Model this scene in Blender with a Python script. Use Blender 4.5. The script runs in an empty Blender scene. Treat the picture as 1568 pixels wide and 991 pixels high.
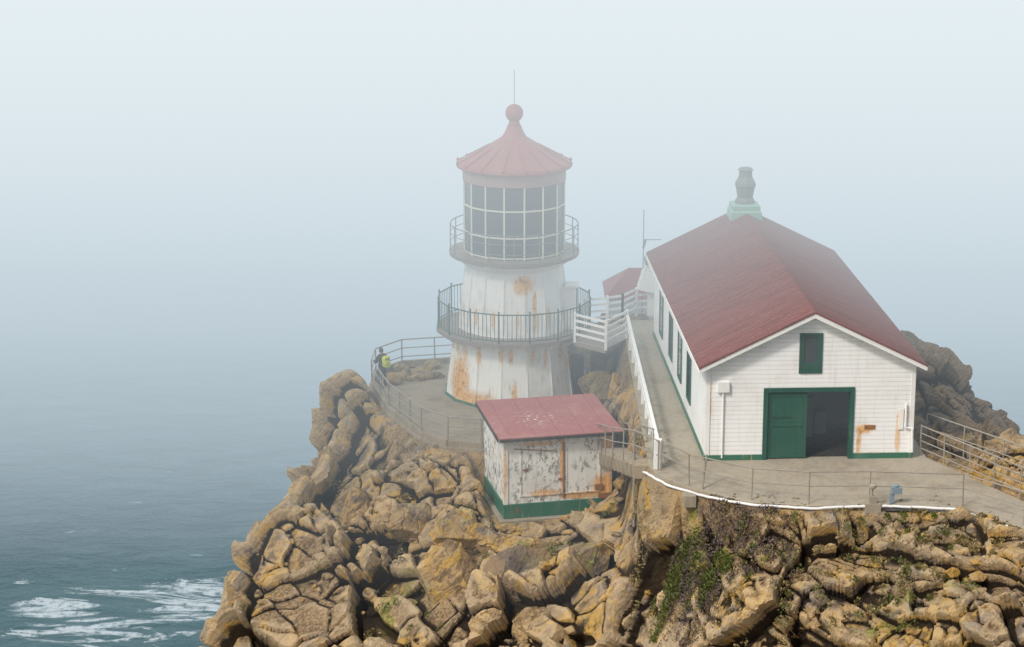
import bpy, bmesh, math, random
import numpy as np
from mathutils import Vector, Matrix, Euler
random.seed(7); rng=np.random.default_rng(7)
scene=bpy.context.scene
scene.view_settings.view_transform='Standard'
try: scene.view_settings.look='None'
except: pass
scene.view_settings.exposure=0
# ------------------------------------------------------------ material helpers
def newmat(name):
    m=bpy.data.materials.new(name); m.use_nodes=True
    nt=m.node_tree; nt.nodes.clear()
    o=nt.nodes.new('ShaderNodeOutputMaterial'); b=nt.nodes.new('ShaderNodeBsdfPrincipled')
    nt.links.new(b.outputs[0],o.inputs[0]); return m,nt,b
def setin(nt,sock,v):
    if hasattr(v,'is_output'): nt.links.new(v,sock)
    elif isinstance(v,(tuple,list)) and len(v)==3 and sock.type=='RGBA': sock.default_value=(*v,1)
    else: sock.default_value=v
def math_(nt,op,a,b=0.5,clamp=False):
    n=nt.nodes.new('ShaderNodeMath'); n.operation=op; n.use_clamp=clamp
    setin(nt,n.inputs[0],a); setin(nt,n.inputs[1],b); return n.outputs[0]
def mix(nt,f,a,b,bt='MIX'):
    n=nt.nodes.new('ShaderNodeMix'); n.data_type='RGBA'; n.blend_type=bt
    setin(nt,n.inputs[0],f); setin(nt,n.inputs[6],a); setin(nt,n.inputs[7],b); return n.outputs[2]
def pos(nt): return nt.nodes.new('ShaderNodeNewGeometry').outputs['Position']
def objc(nt): return nt.nodes.new('ShaderNodeTexCoord').outputs['Object']
def scalev(nt,v,s):
    n=nt.nodes.new('ShaderNodeVectorMath'); n.operation='MULTIPLY'; nt.links.new(v,n.inputs[0]); n.inputs[1].default_value=s; return n.outputs[0]
def noise(nt,v,scale,detail=3,rough=.6,dist=0):
    n=nt.nodes.new('ShaderNodeTexNoise'); nt.links.new(v,n.inputs['Vector'])
    n.inputs['Scale'].default_value=scale; n.inputs['Detail'].default_value=detail; n.inputs['Roughness'].default_value=rough; n.inputs['Distortion'].default_value=dist
    return n.outputs[0]
def ramp(nt,f,a,b,lo=0.,hi=1.):
    n=nt.nodes.new('ShaderNodeMapRange'); n.interpolation_type='SMOOTHSTEP'
    setin(nt,n.inputs[0],f); n.inputs[1].default_value=a; n.inputs[2].default_value=b; n.inputs[3].default_value=lo; n.inputs[4].default_value=hi; return n.outputs[0]
def bump(nt,bs,h,strength,dist):
    n=nt.nodes.new('ShaderNodeBump'); n.inputs['Strength'].default_value=strength; n.inputs['Distance'].default_value=dist
    nt.links.new(h,n.inputs['Height']); nt.links.new(n.outputs[0],bs.inputs['Normal'])
def sep(nt,v):
    n=nt.nodes.new('ShaderNodeSeparateXYZ'); nt.links.new(v,n.inputs[0]); return n.outputs
def paint(name,base,stains=(),dirt=.25,streak=.0,peel=0.,siding=0.,rough=.55,groove=None,speck=None,dirtcol=(.33,.29,.22),bmp=.25):
    m,nt,b=newmat(name); P=pos(nt)
    n1=noise(nt,P,.9,4); n2=noise(nt,scalev(nt,P,(4,4,.35)),1.6,3)
    c=mix(nt,math_(nt,'MULTIPLY',ramp(nt,n1,.45,.75),dirt),base,dirtcol)
    c=mix(nt,math_(nt,'MULTIPLY',ramp(nt,n2,.5,.8),dirt*1.2),c,dirtcol)
    if peel:
        f=ramp(nt,noise(nt,scalev(nt,P,(1,1,.6)),5,6,.75),.505,.555)
        f=math_(nt,'MULTIPLY',f,ramp(nt,noise(nt,P,1.1,2),.32,.52))
        c=mix(nt,math_(nt,'MULTIPLY',f,peel),c,(.27,.255,.23))
    if streak:
        f=ramp(nt,noise(nt,scalev(nt,P,(5,5,.28)),1.4,3,.6),.60,.73)
        c=mix(nt,math_(nt,'MULTIPLY',f,streak),c,(.56,.33,.14))
    if stains: sn=math_(nt,'MULTIPLY',math_(nt,'SUBTRACT',noise(nt,scalev(nt,P,(4,4,1)),2.6,4,.7),.5),1.2); scol=mix(nt,ramp(nt,noise(nt,P,6,3),.45,.72),(.74,.42,.14),(.42,.18,.05))
    for (cc,r,s) in stains:
        d=nt.nodes.new('ShaderNodeVectorMath'); d.operation='SUBTRACT'; nt.links.new(P,d.inputs[0]); d.inputs[1].default_value=cc
        e=scalev(nt,d.outputs[0],tuple(1/q for q in r))
        l=nt.nodes.new('ShaderNodeVectorMath'); l.operation='LENGTH'; nt.links.new(e,l.inputs[0])
        f=ramp(nt,math_(nt,'ADD',l.outputs['Value'],sn),1.1,.4)
        c=mix(nt,math_(nt,'MULTIPLY',f,s),c,scol)
    if speck:
        d=nt.nodes.new('ShaderNodeVectorMath'); d.operation='DISTANCE'; nt.links.new(P,d.inputs[0]); d.inputs[1].default_value=speck[0]
        f=math_(nt,'MULTIPLY',ramp(nt,d.outputs['Value'],speck[1],speck[1]*.3),ramp(nt,noise(nt,P,6,5,.8),.57,.63))
        c=mix(nt,f,c,(.75,.74,.70))
    if siding:
        z=sep(nt,P)[2]; fr=math_(nt,'FRACT',math_(nt,'DIVIDE',math_(nt,'ADD',z,200.),siding))
        ln=ramp(nt,fr,.80,.97); c=mix(nt,math_(nt,'MULTIPLY',ln,.35),c,(.30,.32,.33))
        bump(nt,b,math_(nt,'MULTIPLY',fr,-1.5),.6,.02)
    elif groove:
        o=sep(nt,objc(nt))[groove[0]]
        fr=math_(nt,'PINGPONG',o,groove[1]); fr=math_(nt,'DIVIDE',fr,groove[1])
        rw=noise(nt,scalev(nt,objc(nt),(.35,4.,.35)),1.3,4,.7)
        c=mix(nt,ramp(nt,rw,.42,.66,0,.6),c,(.095,.036,.034)); c=mix(nt,ramp(nt,noise(nt,scalev(nt,objc(nt),(2.2,5,2.2)),2.,3),.56,.7,0,.35),c,(.36,.20,.17))
        c=mix(nt,math_(nt,'MULTIPLY',ramp(nt,fr,.3,.0),.55),c,(.05,.022,.022))
        bump(nt,b,fr,.7,.04)
    else: bump(nt,b,noise(nt,P,14,3),bmp,.01)
    setin(nt,b.inputs['Base Color'],c); b.inputs['Roughness'].default_value=rough
    return m
def attrn(nt,n):
    a=nt.nodes.new('ShaderNodeAttribute'); a.attribute_name=n; return a.outputs['Fac']
def rockmat(name,yellow=.75,dark=0.,attr=True):
    m,nt,b=newmat(name); P=pos(nt)
    D=nt.nodes.new('ShaderNodeVectorMath'); D.operation='DOT_PRODUCT'; nt.links.new(P,D.inputs[0]); D.inputs[1].default_value=(.72,.1,-.69)
    cb=nt.nodes.new('ShaderNodeCombineXYZ'); s_=sep(nt,P); nt.links.new(math_(nt,'MULTIPLY',D.outputs['Value'],3.4),cb.inputs[0]); nt.links.new(s_[1],cb.inputs[1]); nt.links.new(math_(nt,'MULTIPLY',math_(nt,'ADD',s_[0],s_[2]),.5),cb.inputs[2])
    big=noise(nt,P,.33,3,.6,.5); md=noise(nt,P,1.5,5,.7,.3); fn=noise(nt,P,8,5,.75); st=noise(nt,cb.outputs[0],1.0,5,.7,.2)
    c=mix(nt,ramp(nt,big,.40,.60),(.48,.325,.155),(.35,.265,.165))
    c=mix(nt,ramp(nt,noise(nt,P,.6,4,.7,.8),.49,.59,0,yellow),c,(.57,.345,.065))
    c=mix(nt,ramp(nt,noise(nt,scalev(nt,P,(1,1.3,1.1)),.6,4,.65,.8),.54,.63,0,.85),c,(.17,.15,.14))
    c=mix(nt,ramp(nt,md,.55,.68,0,.6),c,(.62,.49,.31))
    c=mix(nt,ramp(nt,md,.46,.33,0,.65),c,(.14,.09,.048))
    c=mix(nt,ramp(nt,st,.47,.37,0,.7),c,(.10,.065,.038))
    c=mix(nt,ramp(nt,fn,.57,.70,0,.45),c,(.66,.55,.40))
    c=mix(nt,ramp(nt,fn,.44,.30,0,.65),c,(.07,.05,.032))
    if attr:
        A_=attrn(nt,'cav_shade'); S_=attrn(nt,'soil'); DK_=attrn(nt,'dark_tone'); M_=attrn(nt,'moss')
        sc=mix(nt,ramp(nt,fn,.40,.60),(.15,.10,.06),(.40,.285,.165))
        c=mix(nt,ramp(nt,math_(nt,'MULTIPLY',S_,math_(nt,'ADD',md,.5)),.45,.7,0,.9),c,sc)
        c=mix(nt,ramp(nt,A_,-.05,-.8,0,.35),c,(.70,.55,.36))  # edge highlight painted into the rock colour
        c=mix(nt,math_(nt,'MULTIPLY',ramp(nt,math_(nt,'ADD',math_(nt,'MULTIPLY',M_,.42),md),.74,.90),.8),c,mix(nt,ramp(nt,fn,.4,.6),(.12,.13,.025),(.32,.31,.055)))
        c=mix(nt,math_(nt,'MULTIPLY',DK_,.72),c,(.085,.068,.058))  # mixes the rock towards a darker brown-grey
        c=mix(nt,ramp(nt,A_,.03,.5,0,.96),c,(.022,.015,.010))  # crevice dirt and shade painted near-black into the colour
    else:
        c=mix(nt,math_(nt,'MULTIPLY',ramp(nt,big,.50,.62),ramp(nt,md,.5,.62,0,.7)),c,(.34,.34,.06))
    if dark: c=mix(nt,dark,c,(.10,.085,.085))
    setin(nt,b.inputs['Base Color'],c); b.inputs['Roughness'].default_value=.93
    b.inputs['Specular IOR Level'].default_value=.2
    h=math_(nt,'ADD',math_(nt,'MULTIPLY',md,.35),math_(nt,'MULTIPLY',fn,.5)); h=math_(nt,'ADD',h,math_(nt,'MULTIPLY',st,.9))
    bump(nt,b,h,1.,.22)
    return m
M={}
M['white']=paint('white_paint',(.82,.83,.81),dirt=.12)
M['cream']=paint('cream_paint',(.72,.70,.58),dirt=.1)
M['siding']=paint('white_clapboard',(.82,.83,.82),siding=.17,dirt=.18,stains=[((12.95,80.25,-25.0),(.42,.6,.22),.95),((12.75,80.25,-25.5),(.11,.6,.85),.8),((14.35,80.3,-24.5),(.24,.6,.36),.9),((14.2,80.3,-25.3),(.12,.6,.9),.7),((7.2,80,-23.9),(.12,.5,1.5),.7),((12.95,80.25,-25.95),(1.5,.6,.08),.5)])
drips=[]
for k in range(11):
    t=math.radians(-170+k*16+random.uniform(-4,4)); drips.append(((.1+2.8*math.cos(t),100+2.8*math.sin(t),-26.85-random.uniform(0,.3)),(random.uniform(.09,.17),.5,random.uniform(.4,.85)),random.uniform(.7,.95)))
for k in range(7):
    t=math.radians(-155+k*21+random.uniform(-6,6)); drips.append(((.1+2.5*math.cos(t),100+2.5*math.sin(t),-25.4),(random.uniform(.08,.14),.5,random.uniform(.4,.8)),random.uniform(.6,.9)))
M['tower']=paint('tower_white',(.83,.83,.79),dirt=.3,streak=.65,stains=[((.5,97.7,-23.85),(.58,1.2,.55),1.),((1.0,97.7,-24.6),(.12,1.2,.8),.9),((-2.4,98.2,-28.3),(.65,1.4,1.6),1.),((-1.7,97.6,-29.1),(1.6,1.6,.55),.95),((-.2,97.0,-29.2),(1.7,1,.28),.85),((2.6,98,-27.4),(.3,1.2,.8),.8),((.1,97,-28.8),(.18,1,.9),.9)]+drips)
M['shedw']=paint('weathered_white',(.80,.80,.76),dirt=.32,peel=.95,streak=.4,stains=[((3.8,87.9,-29.75),(.68,.9,.75),1.),((3.8,87.9,-28.2),(.28,.6,1.2),.9),((3.0,87.7,-30.1),(1.6,.6,.2),.9),((2.0,87.5,-28.5),(.1,.6,1.6),.9),((-.3,87,-29),(.12,.5,1.6),.7),((1.3,87.4,-29.9),(.9,.6,.18),.7),((1.0,87.4,-27.8),(1.0,.6,.13),.7)])
M['roof']=paint('red_roof',(.20,.066,.06),dirt=.15,groove=(1,.15),rough=.8,dirtcol=(.28,.16,.14))
M['shedroof']=paint('shed_red_roof',(.35,.13,.125),dirt=.5,rough=.75,dirtcol=(.46,.27,.24),speck=((1.0,88.9,-27.3),1.2))
M['lroof']=paint('lantern_red',(.36,.10,.09),dirt=.2,rough=.6,streak=.2)
M['band']=paint('faded_red_band',(.36,.21,.19),dirt=.3)
M['green']=paint('dark_green',(.014,.085,.06),dirt=.2,rough=.5,dirtcol=(.08,.16,.13))
M['greenb']=paint('base_green',(.025,.14,.085),dirt=.3,streak=.6,rough=.6,dirtcol=(.15,.22,.16))
M['rail']=paint('rail_green',(.05,.11,.10),dirt=.2,streak=.4)
M['galv']=paint('galvanised',(.30,.28,.24),dirt=.4,streak=.5,dirtcol=(.20,.14,.09))
M['rust']=paint('rusty_iron',(.30,.13,.04),dirt=.4,dirtcol=(.08,.05,.03))
M['patina']=paint('patina_green',(.25,.45,.36),dirt=.3,dirtcol=(.3,.38,.34))
M['ventgrey']=paint('vent_grey',(.17,.21,.195),dirt=.3,dirtcol=(.2,.18,.15))
M['concrete']=paint('concrete',(.36,.315,.24),dirt=.65,rough=.9,peel=.5,dirtcol=(.21,.17,.12),bmp=.5)
M['path']=paint('worn_concrete',(.34,.28,.20),dirt=.7,rough=.9,peel=.5,dirtcol=(.20,.15,.10),bmp=.5)
M['gdeck']=paint('gallery_deck',(.27,.24,.22),dirt=.5,streak=.5)
M['dark']=paint('trim_and_shade_black',(.025,.025,.025),dirt=.2)  # near-black: paints interior shade, also colours the fascia and tower door
M['pipew']=paint('pipe_white',(.78,.79,.79),dirt=.2)
M['black']=paint('black_rubber',(.03,.03,.035),dirt=.1)
M['stone']=rockmat('rock'); M['rubble']=rockmat('rubble_rock',.8,attr=False); M['rockdark']=rockmat('dark_rock',.3,.45,attr=False)
m,nt,b=newmat('lantern_glass'); b.inputs['Base Color'].default_value=(.05,.07,.08,1); b.inputs['Roughness'].default_value=.12; M['glass']=m
def flat(name,c,r=.7):
    m,nt,b=newmat(name); P=pos(nt); setin(nt,b.inputs['Base Color'],mix(nt,ramp(nt,noise(nt,P,25,2),.35,.65,0,.5),c,tuple(q*.6 for q in c))); b.inputs['Roughness'].default_value=r; M[name]=m
flat('jacket',(.02,.022,.028)); flat('jeans',(.06,.09,.14)); flat('skin',(.55,.33,.23)); flat('hair',(.03,.02,.015)); flat('pack_yellow',(.62,.68,.03)); flat('shoe',(.03,.03,.03)); flat('plant_green',(.14,.17,.035)); flat('plant_purple',(.17,.13,.115)); flat('plant_dry',(.30,.24,.10)); flat('blue_box',(.22,.30,.36))
# ------------------------------------------------------------ mesh builder
class MB:
    def __init__(s): s.v=[];s.f=[];s.m=[]
    def add(s,vs,fs,mi=0):
        o=len(s.v); s.v+= [tuple(q) for q in vs]; s.f+=[tuple(i+o for i in f) for f in fs]; s.m+=[mi]*len(fs)
    def box(s,x0,x1,y0,y1,z0,z1,mi=0):
        s.add([(x0,y0,z0),(x1,y0,z0),(x1,y1,z0),(x0,y1,z0),(x0,y0,z1),(x1,y0,z1),(x1,y1,z1),(x0,y1,z1)],
              [(0,3,2,1),(4,5,6,7),(0,1,5,4),(1,2,6,5),(2,3,7,6),(3,0,4,7)],mi)
    def prism(s,poly,y0,y1,mi=0):
        n=len(poly); s.add([(x,y0,z) for x,z in poly]+[(x,y1,z) for x,z in poly],
            [tuple(range(n)),tuple(range(2*n-1,n-1,-1))]+[((i+1)%n,i,n+i,n+(i+1)%n) for i in range(n)],mi)
    def slab(s,poly,z0,z1,mi=0):
        n=len(poly); s.add([(x,y,z0) for x,y in poly]+[(x,y,z1) for x,y in poly],
            [tuple(range(n-1,-1,-1)),tuple(range(n,2*n))]+[(i,(i+1)%n,n+(i+1)%n,n+i) for i in range(n)],mi)
    def beam(s,a,b,w,h,mi=0):
        a=Vector(a);b=Vector(b);d=(b-a).normalized(); up=Vector((0,0,1)) if abs(d.z)<.95 else Vector((0,1,0))
        r=d.cross(up).normalized()*w/2; u=r.cross(d).normalized()*h/2
        s.add([a-r-u,a+r-u,a+r+u,a-r+u,b-r-u,b+r-u,b+r+u,b-r+u],[(0,3,2,1),(4,5,6,7),(0,1,5,4),(1,2,6,5),(2,3,7,6),(3,0,4,7)],mi)
    def tube(s,pts,r,mi=0,n=6,closed=False):
        pts=[Vector(p) for p in pts]; N=len(pts); vs=[];
        for i,p in enumerate(pts):
            a=pts[(i-1)%N] if (closed or i>0) else p; c=pts[(i+1)%N] if (closed or i<N-1) else p
            d=(c-a).normalized(); up=Vector((0,0,1)) if abs(d.z)<.9 else Vector((0,1,0))
            x=d.cross(up).normalized(); y=x.cross(d).normalized()
            for k in range(n):
                t=2*math.pi*k/n; vs.append(p+x*math.cos(t)*r+y*math.sin(t)*r)
        fs=[]
        for i in range(N if closed else N-1):
            j=(i+1)%N
            for k in range(n): fs.append((i*n+k,i*n+(k+1)%n,j*n+(k+1)%n,j*n+k))
        if not closed: fs+= [tuple(range(n)),tuple((N-1)*n+k for k in range(n-1,-1,-1))]
        s.add(vs,fs,mi)
    def lathe(s,prof,n=16,cx=0,cy=0,mi=0,rot=0.,caps=True):
        vs=[]
        for r,z in prof:
            for k in range(n):
                t=2*math.pi*(k+.5)/n+rot; vs.append((cx+r*math.cos(t),cy+r*math.sin(t),z))
        fs=[(i*n+k,i*n+(k+1)%n,(i+1)*n+(k+1)%n,(i+1)*n+k) for i in range(len(prof)-1) for k in range(n)]
        if caps: fs+=[tuple(range(n-1,-1,-1)),tuple((len(prof)-1)*n+k for k in range(n))]
        s.add(vs,fs,mi)
    def obj(s,name,mats,parent=None,smooth=False,bevel=0):
        me=bpy.data.meshes.new(name); me.from_pydata([tuple(v) for v in s.v],[],s.f); 
        for k in mats: me.materials.append(M[k])
        me.polygons.foreach_set('material_index',s.m); me.update()
        bm=bmesh.new(); bm.from_mesh(me); bmesh.ops.recalc_face_normals(bm,faces=bm.faces); bm.to_mesh(me); bm.free()
        if smooth: me.polygons.foreach_set('use_smooth',[True]*len(me.polygons))
        o=bpy.data.objects.new(name,me); scene.collection.objects.link(o)
        if parent: o.parent=parent
        if bevel:
            md=o.modifiers.new('b','BEVEL'); md.width=bevel; md.segments=2; md.limit_method='ANGLE'
        return o
def empty(name,loc=(0,0,0),rz=0):
    e=bpy.data.objects.new(name,None); scene.collection.objects.link(e); e.location=loc; e.rotation_euler=(0,0,rz); return e
# ------------------------------------------------------------ numpy noise
def h3(ix,iy,iz,seed):
    n=(ix.astype(np.int64)*73856093)^(iy.astype(np.int64)*19349663)^(iz.astype(np.int64)*83492791)^(seed*2654435)
    n=(n&0xffffffff).astype(np.uint64); n=((n^(n>>np.uint64(16)))*np.uint64(0x45d9f3b))&np.uint64(0xffffffff)
    n=((n^(n>>np.uint64(16)))*np.uint64(0x45d9f3b))&np.uint64(0xffffffff); n=n^(n>>np.uint64(16))
    return n.astype(np.float64)/4294967296.
def vnoise(P,s,seed):
    Q=P/s; I=np.floor(Q); F=Q-I; F=F*F*(3-2*F); r=0
    for a in (0,1):
        for b_ in (0,1):
            for c in (0,1):
                w=(F[:,0] if a else 1-F[:,0])*(F[:,1] if b_ else 1-F[:,1])*(F[:,2] if c else 1-F[:,2])
                r=r+w*h3(I[:,0]+a,I[:,1]+b_,I[:,2]+c,seed)
    return r*2-1
def fbm(P,s,seed,o=4):
    r=0;a=1;t=0
    for k in range(o): r=r+a*vnoise(P,s/2**k,seed+k*11); t+=a; a*=.5
    return r/t
def rotm(a,b,c): return np.array(Euler((a,b,c)).to_matrix())
def facets(P,s,seed,tilt=.9,rot=(.45,-.62,.3),st=(1,1,1.5),pw=4,bias=(.0,.0,.0)):
    Q=(P@rotm(*rot).T)*np.array(st)/s; I=np.floor(Q); n=len(P); f1=np.full(n,9.);f2=np.full(n,9.); hh=np.zeros(n)
    for a in (-1,0,1):
        for b_ in (-1,0,1):
            for c in (-1,0,1):
                J=(I[:,0]+a,I[:,1]+b_,I[:,2]+c)
                C=np.stack([J[0]+h3(*J,seed),J[1]+h3(*J,seed+1),J[2]+h3(*J,seed+2)],1)
                D=Q-C; d=(D**pw).sum(1)**(1/pw)
                G=np.stack([h3(*J,seed+4),h3(*J,seed+5),h3(*J,seed+6)],1)*2-1+np.array(bias)
                val=(h3(*J,seed+3)*2-1)+ (D*G).sum(1)*2*tilt
                m1=d<f1; f2=np.where(m1,f1,np.minimum(f2,d)); hh=np.where(m1,val,hh); f1=np.where(m1,d,f1)
    return hh, f2-f1
def sst(x,a,b): t=np.clip((x-a)/(b-a),0,1); return t*t*(3-2*t)
# ------------------------------------------------------------ terrain
CP=np.array([(-6.55,100.5,-29.4),(-7.25,99,-29.3),(-7.9,97,-30.3),(-8.45,95,-30.7),(-9.2,93,-31.5),(-9.73,91,-32.5),(-10.8,89.5,-33.2),(-11.05,87.5,-34.3),(-11.9,86,-35.3),(-12.2,84,-36.2),
(-9.8,101,-38),(-10.8,97,-39),(-11.8,93,-40),(-13.6,89,-42),(-14.6,86,-44),(-20,100,-62),(-22,88,-64),(-34,95,-104),(-32,75,-98),(-18,78,-60),(-14,80,-44),
(-3,107,-32),(1,107,-31),(-7,106,-38),(0,115,-52),(7,108,-31),(13,106,-33),(-10,120,-85),(5,125,-90),(20,125,-90),(-12,110,-60),
(-6.3,93.5,-30.4),(-5,90.5,-30.8),(-7.35,92.3,-32),(-3.55,87.5,-31.2),(-2.2,86.5,-31.0),(-5.9,87,-32.7),(-8.7,88.5,-33.85),(-3.43,84,-32.7),(-5.7,83,-34.75),(-9.1,84,-35.4),(0,85.5,-31.1),(0,82.5,-32.1),(0,80,-33.5),
(-5.3,96.5,-29.5),(-3.8,93,-29.5),(-7,95.5,-30.4),
(4.08,86.5,-30.7),(3.95,83.5,-30.7),(3.8,80,-31.1),(3.7,77,-32.2),(1.8,79,-33.1),(4.4,81,-29.7),(5.2,80,-28.3),(5.0,77.5,-29.6),(5.0,75.5,-31.3),(6.13,76.3,-27.2),(6.05,74.8,-29.1),(6.0,73.5,-30.8),(4.7,83,-28.6),(4.55,86,-28.9),(4.4,89,-28.8),(4.55,99,-27.2),(3.9,98,-28.5),(5.0,85,-27.2),(4.5,91,-27.9),(3.9,95,-28.6),
(8.3,74.9,-26.6),(8.1,72.5,-28.2),(8,71,-29.7),(12.2,74,-26.5),(11.9,71.5,-27.8),(11.65,69.5,-29.1),(15.6,72,-26.6),(14.8,67.5,-28.3),(16.8,70.3,-26.6),(16.1,67,-28.05),
(0,73,-39),(8,63,-38),(15,59,-34),(-8,72,-48),(20,61,-31),(26,64,-27),(-5,78,-38),(4,71,-37),
(16.9,92,-25.7),(17.5,90,-25.3),(18.2,88,-25.9),(19.2,86,-26.8),(19,83,-26.6),(16.3,84,-26.2),(16.2,95,-26.9),(17.5,80,-25.9),(18.3,80,-25.3),(21.5,88,-33),(22,95,-42),(19.5,96,-34),(26,100,-62),(23.5,81,-29),(16,100,-31),(20.5,77,-26.0),
(-60,60,-118),(-60,130,-118),(0,150,-118),(60,150,-118),(60,100,-95),(60,60,-60),(-50,20,-118),(0,20,-62),(30,20,-25),(60,20,-40),(-15,40,-88),(28,50,-29),(40,72,-45),(29,68,-27),(32,85,-50)],float)
A=np.sqrt(((CP[:,None,:2]-CP[None,:,:2])**2).sum(2)); n=len(CP)
K=np.zeros((n+3,n+3)); K[:n,:n]=A; K[:n,n]=1;K[:n,n+1:]=CP[:,:2]; K[n,:n]=1;K[n+1:,:n]=CP[:,:2].T
W=np.linalg.solve(K,np.concatenate([CP[:,2],[0,0,0]]))
def rbf(x,y):
    r=np.full(x.shape,W[n])+W[n+1]*x+W[n+2]*y
    for i in range(n): r+=W[i]*np.sqrt((x-CP[i,0])**2+(y-CP[i,1])**2)
    return r
YARD=[(5.0,79.6),(5.2,78.6),(6.2,77.0),(8.3,75.4),(10.3,75.0),(12.4,75.05),(15.7,74.7),(17.2,72.7),(19,71.2),(26,66.5),(27,69),(24,71.3),(17.8,75.5),(15.3,80.4),(14.8,98.9),(9,100.5),(5.0,100.5)]
LOW=[(-6.5,100.5),(-5.55,96.6),(-3.95,92.8),(-2.75,91.5),(-1.3,91.15),(2.0,91.6),(3.0,92.2),(3.3,96),(3.5,103.5),(-2,105),(-5.3,104.2),(-6.5,102.5)]
SHED=[(-.45,86.8),(4.05,87.8),(3.2,91.7),(-1.3,90.8)]
def sdf(x,y,poly):
    d=np.full(x.shape,1e9); ins=np.zeros(x.shape,bool); m_=len(poly)
    for i in range(m_):
        ax,ay=poly[i]; bx,by=poly[(i+1)%m_]; ex,ey=bx-ax,by-ay
        t=np.clip(((x-ax)*ex+(y-ay)*ey)/(ex*ex+ey*ey),0,1)
        d=np.minimum(d,np.hypot(x-ax-t*ex,y-ay-t*ey))
        cr=((ay>y)!=(by>y))&(x<(bx-ax)*(y-ay)/((by-ay) if by!=ay else 1e-9)+ax); ins^=cr
    return np.where(ins,-d,d)
def base(x,y):
    z=rbf(x,y); w=np.ones(x.shape)
    for poly,zz,wd in ((SHED,-31.0,.7),(LOW,-29.45,.8),(YARD,-26.3,.8)):
        d=sdf(x,y,poly); k=sst(d,.0,wd); z=zz*(1-k)+z*k; w=np.minimum(w,sst(d,.05,1.0))
    return z,w
xs=np.concatenate([np.linspace(-60,-15,45)[:-1],np.arange(-15,20.5,.062),np.linspace(20.5,60,40)[1:]])
ys=np.concatenate([np.linspace(20,66,40)[:-1],np.arange(66,101,.055),np.linspace(101,150,120)[1:]])
X,Y=np.meshgrid(xs,ys); sh=X.shape
Z,Wt=base(X.ravel(),Y.ravel()); Zg=Z.reshape(sh)
def blur(a,r):
    for ax in (0,1):
        c=np.cumsum(np.pad(a,[(r+1,r) if k==ax else (0,0) for k in (0,1)],mode='edge'),axis=ax)
        a=(c[2*r+1:]-c[:-2*r-1])/(2*r+1) if ax==0 else (c[:,2*r+1:]-c[:,:-2*r-1])/(2*r+1)
    return a
Zb=blur(blur(Zg,9),9)
gy,gx=np.gradient(Zb,ys,xs)
nl=np.sqrt(gx**2+gy**2+1); Nn=np.stack([(-gx/nl).ravel(),(-gy/nl).ravel(),(1/nl).ravel()],1)
P=np.stack([X.ravel(),Y.ravel(),Zb.ravel()],1); P0=np.stack([X.ravel(),Y.ravel(),Z],1)
wv=np.stack([fbm(P,.7,101,2),fbm(P,.7,202,2),fbm(P,.7,303,2)],1)*.04
rightk=sst(P[:,0],5.,8.)
hA,eA=facets(P+wv,3.6,11,.85,(.45,-.62,.3),(.75,1,1.15),bias=(.4,-.2,0)); hB,eB=facets(P+wv,1.7,22,.85,(.5,-.7,.2),(.75,1,1.35),bias=(.3,-.3,0)); hC,eC=facets(P+wv,.6,33,.85,(.3,-.5,.5),(.8,1,1.5))
cA=sst(eA,.0,.05); cB=sst(eB,0,.07); cC=sst(eC,0,.12)
bm_=sst(fbm(P,3.5,404,2),-.1,.35)
disp=(hA*.62-(1-cA)*.28)*(1-.5*rightk)+(hB*.27-(1-cB)*.18)*(.7+.4*np.maximum(bm_,rightk*.8))+(hC*.075-(1-cC)*.05)*(.15+1.*np.maximum(bm_,rightk))+fbm(P,5.,5,2)*.3+fbm(P,.5,6,4)*.045
disp=disp*Wt
soil=np.clip(sst(fbm(P,2.6,77,3),.0,.3)*.9+ (np.abs(P[:,0]-4.9)<1.0)*.5*(P[:,1]>80),0,1)*(.35+.65*sst(Nn[:,2],.45,.7))
disp=disp*(1-.4*soil)
P2=P0+Nn*disp[:,None]
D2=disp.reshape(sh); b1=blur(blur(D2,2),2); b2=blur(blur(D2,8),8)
cav_shade=(np.clip((b1-D2)*8,-.6,.9)+np.clip((b2-D2)*2.2,-.5,.9)).ravel()*Wt  # signed mask: dirt and painted shade in crevices, painted highlight on raised edges
dark_tone=sst(P[:,0],14.9,16.2)*sst(P[:,1],78.5,82)+ .5*sst(P[:,0],2.8,3.6)*sst(P[:,1],90,92)  # darker rock right of the house, half as strong behind the steps
def blob(cx,cy,r): return np.exp(-(((P[:,0]-cx)**2+(P[:,1]-cy)**2)/r**2))
moss=np.clip(.8*blob(5.8,76,1.1)+.8*blob(7,74.6,1)+.9*blob(1,84,1.6)+.9*blob(-2,86,1.3)+.6*blob(9,73,1.5)+.8*blob(-5,84.5,2.0)+.7*blob(12,70.5,1.8)+.7*blob(-8,87,1.2)+.6*blob(15,70,1.3)+.6*blob(-6,94,1.2),0,1)
ny,nx=sh; idx=np.arange(nx*ny).reshape(sh)
F=np.stack([idx[:-1,:-1].ravel(),idx[:-1,1:].ravel(),idx[1:,1:].ravel(),idx[1:,:-1].ravel()],1)
me=bpy.data.meshes.new('rocky_headland'); me.vertices.add(len(P2)); me.vertices.foreach_set('co',P2.ravel())
me.loops.add(F.size); me.loops.foreach_set('vertex_index',F.ravel().astype(np.int32)); me.polygons.add(len(F)); me.polygons.foreach_set('loop_start',np.arange(0,F.size,4,dtype=np.int32))
me.update(calc_edges=True); me.polygons.foreach_set('use_smooth',np.zeros(len(F),bool))
for nm,ar in (('cav_shade',cav_shade),('soil',soil),('dark_tone',np.clip(dark_tone,0,1)),('moss',moss)):
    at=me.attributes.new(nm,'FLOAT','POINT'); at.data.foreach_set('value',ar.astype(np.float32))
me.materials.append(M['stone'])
o=bpy.data.objects.new('rocky_headland',me); scene.collection.objects.link(o)
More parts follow.
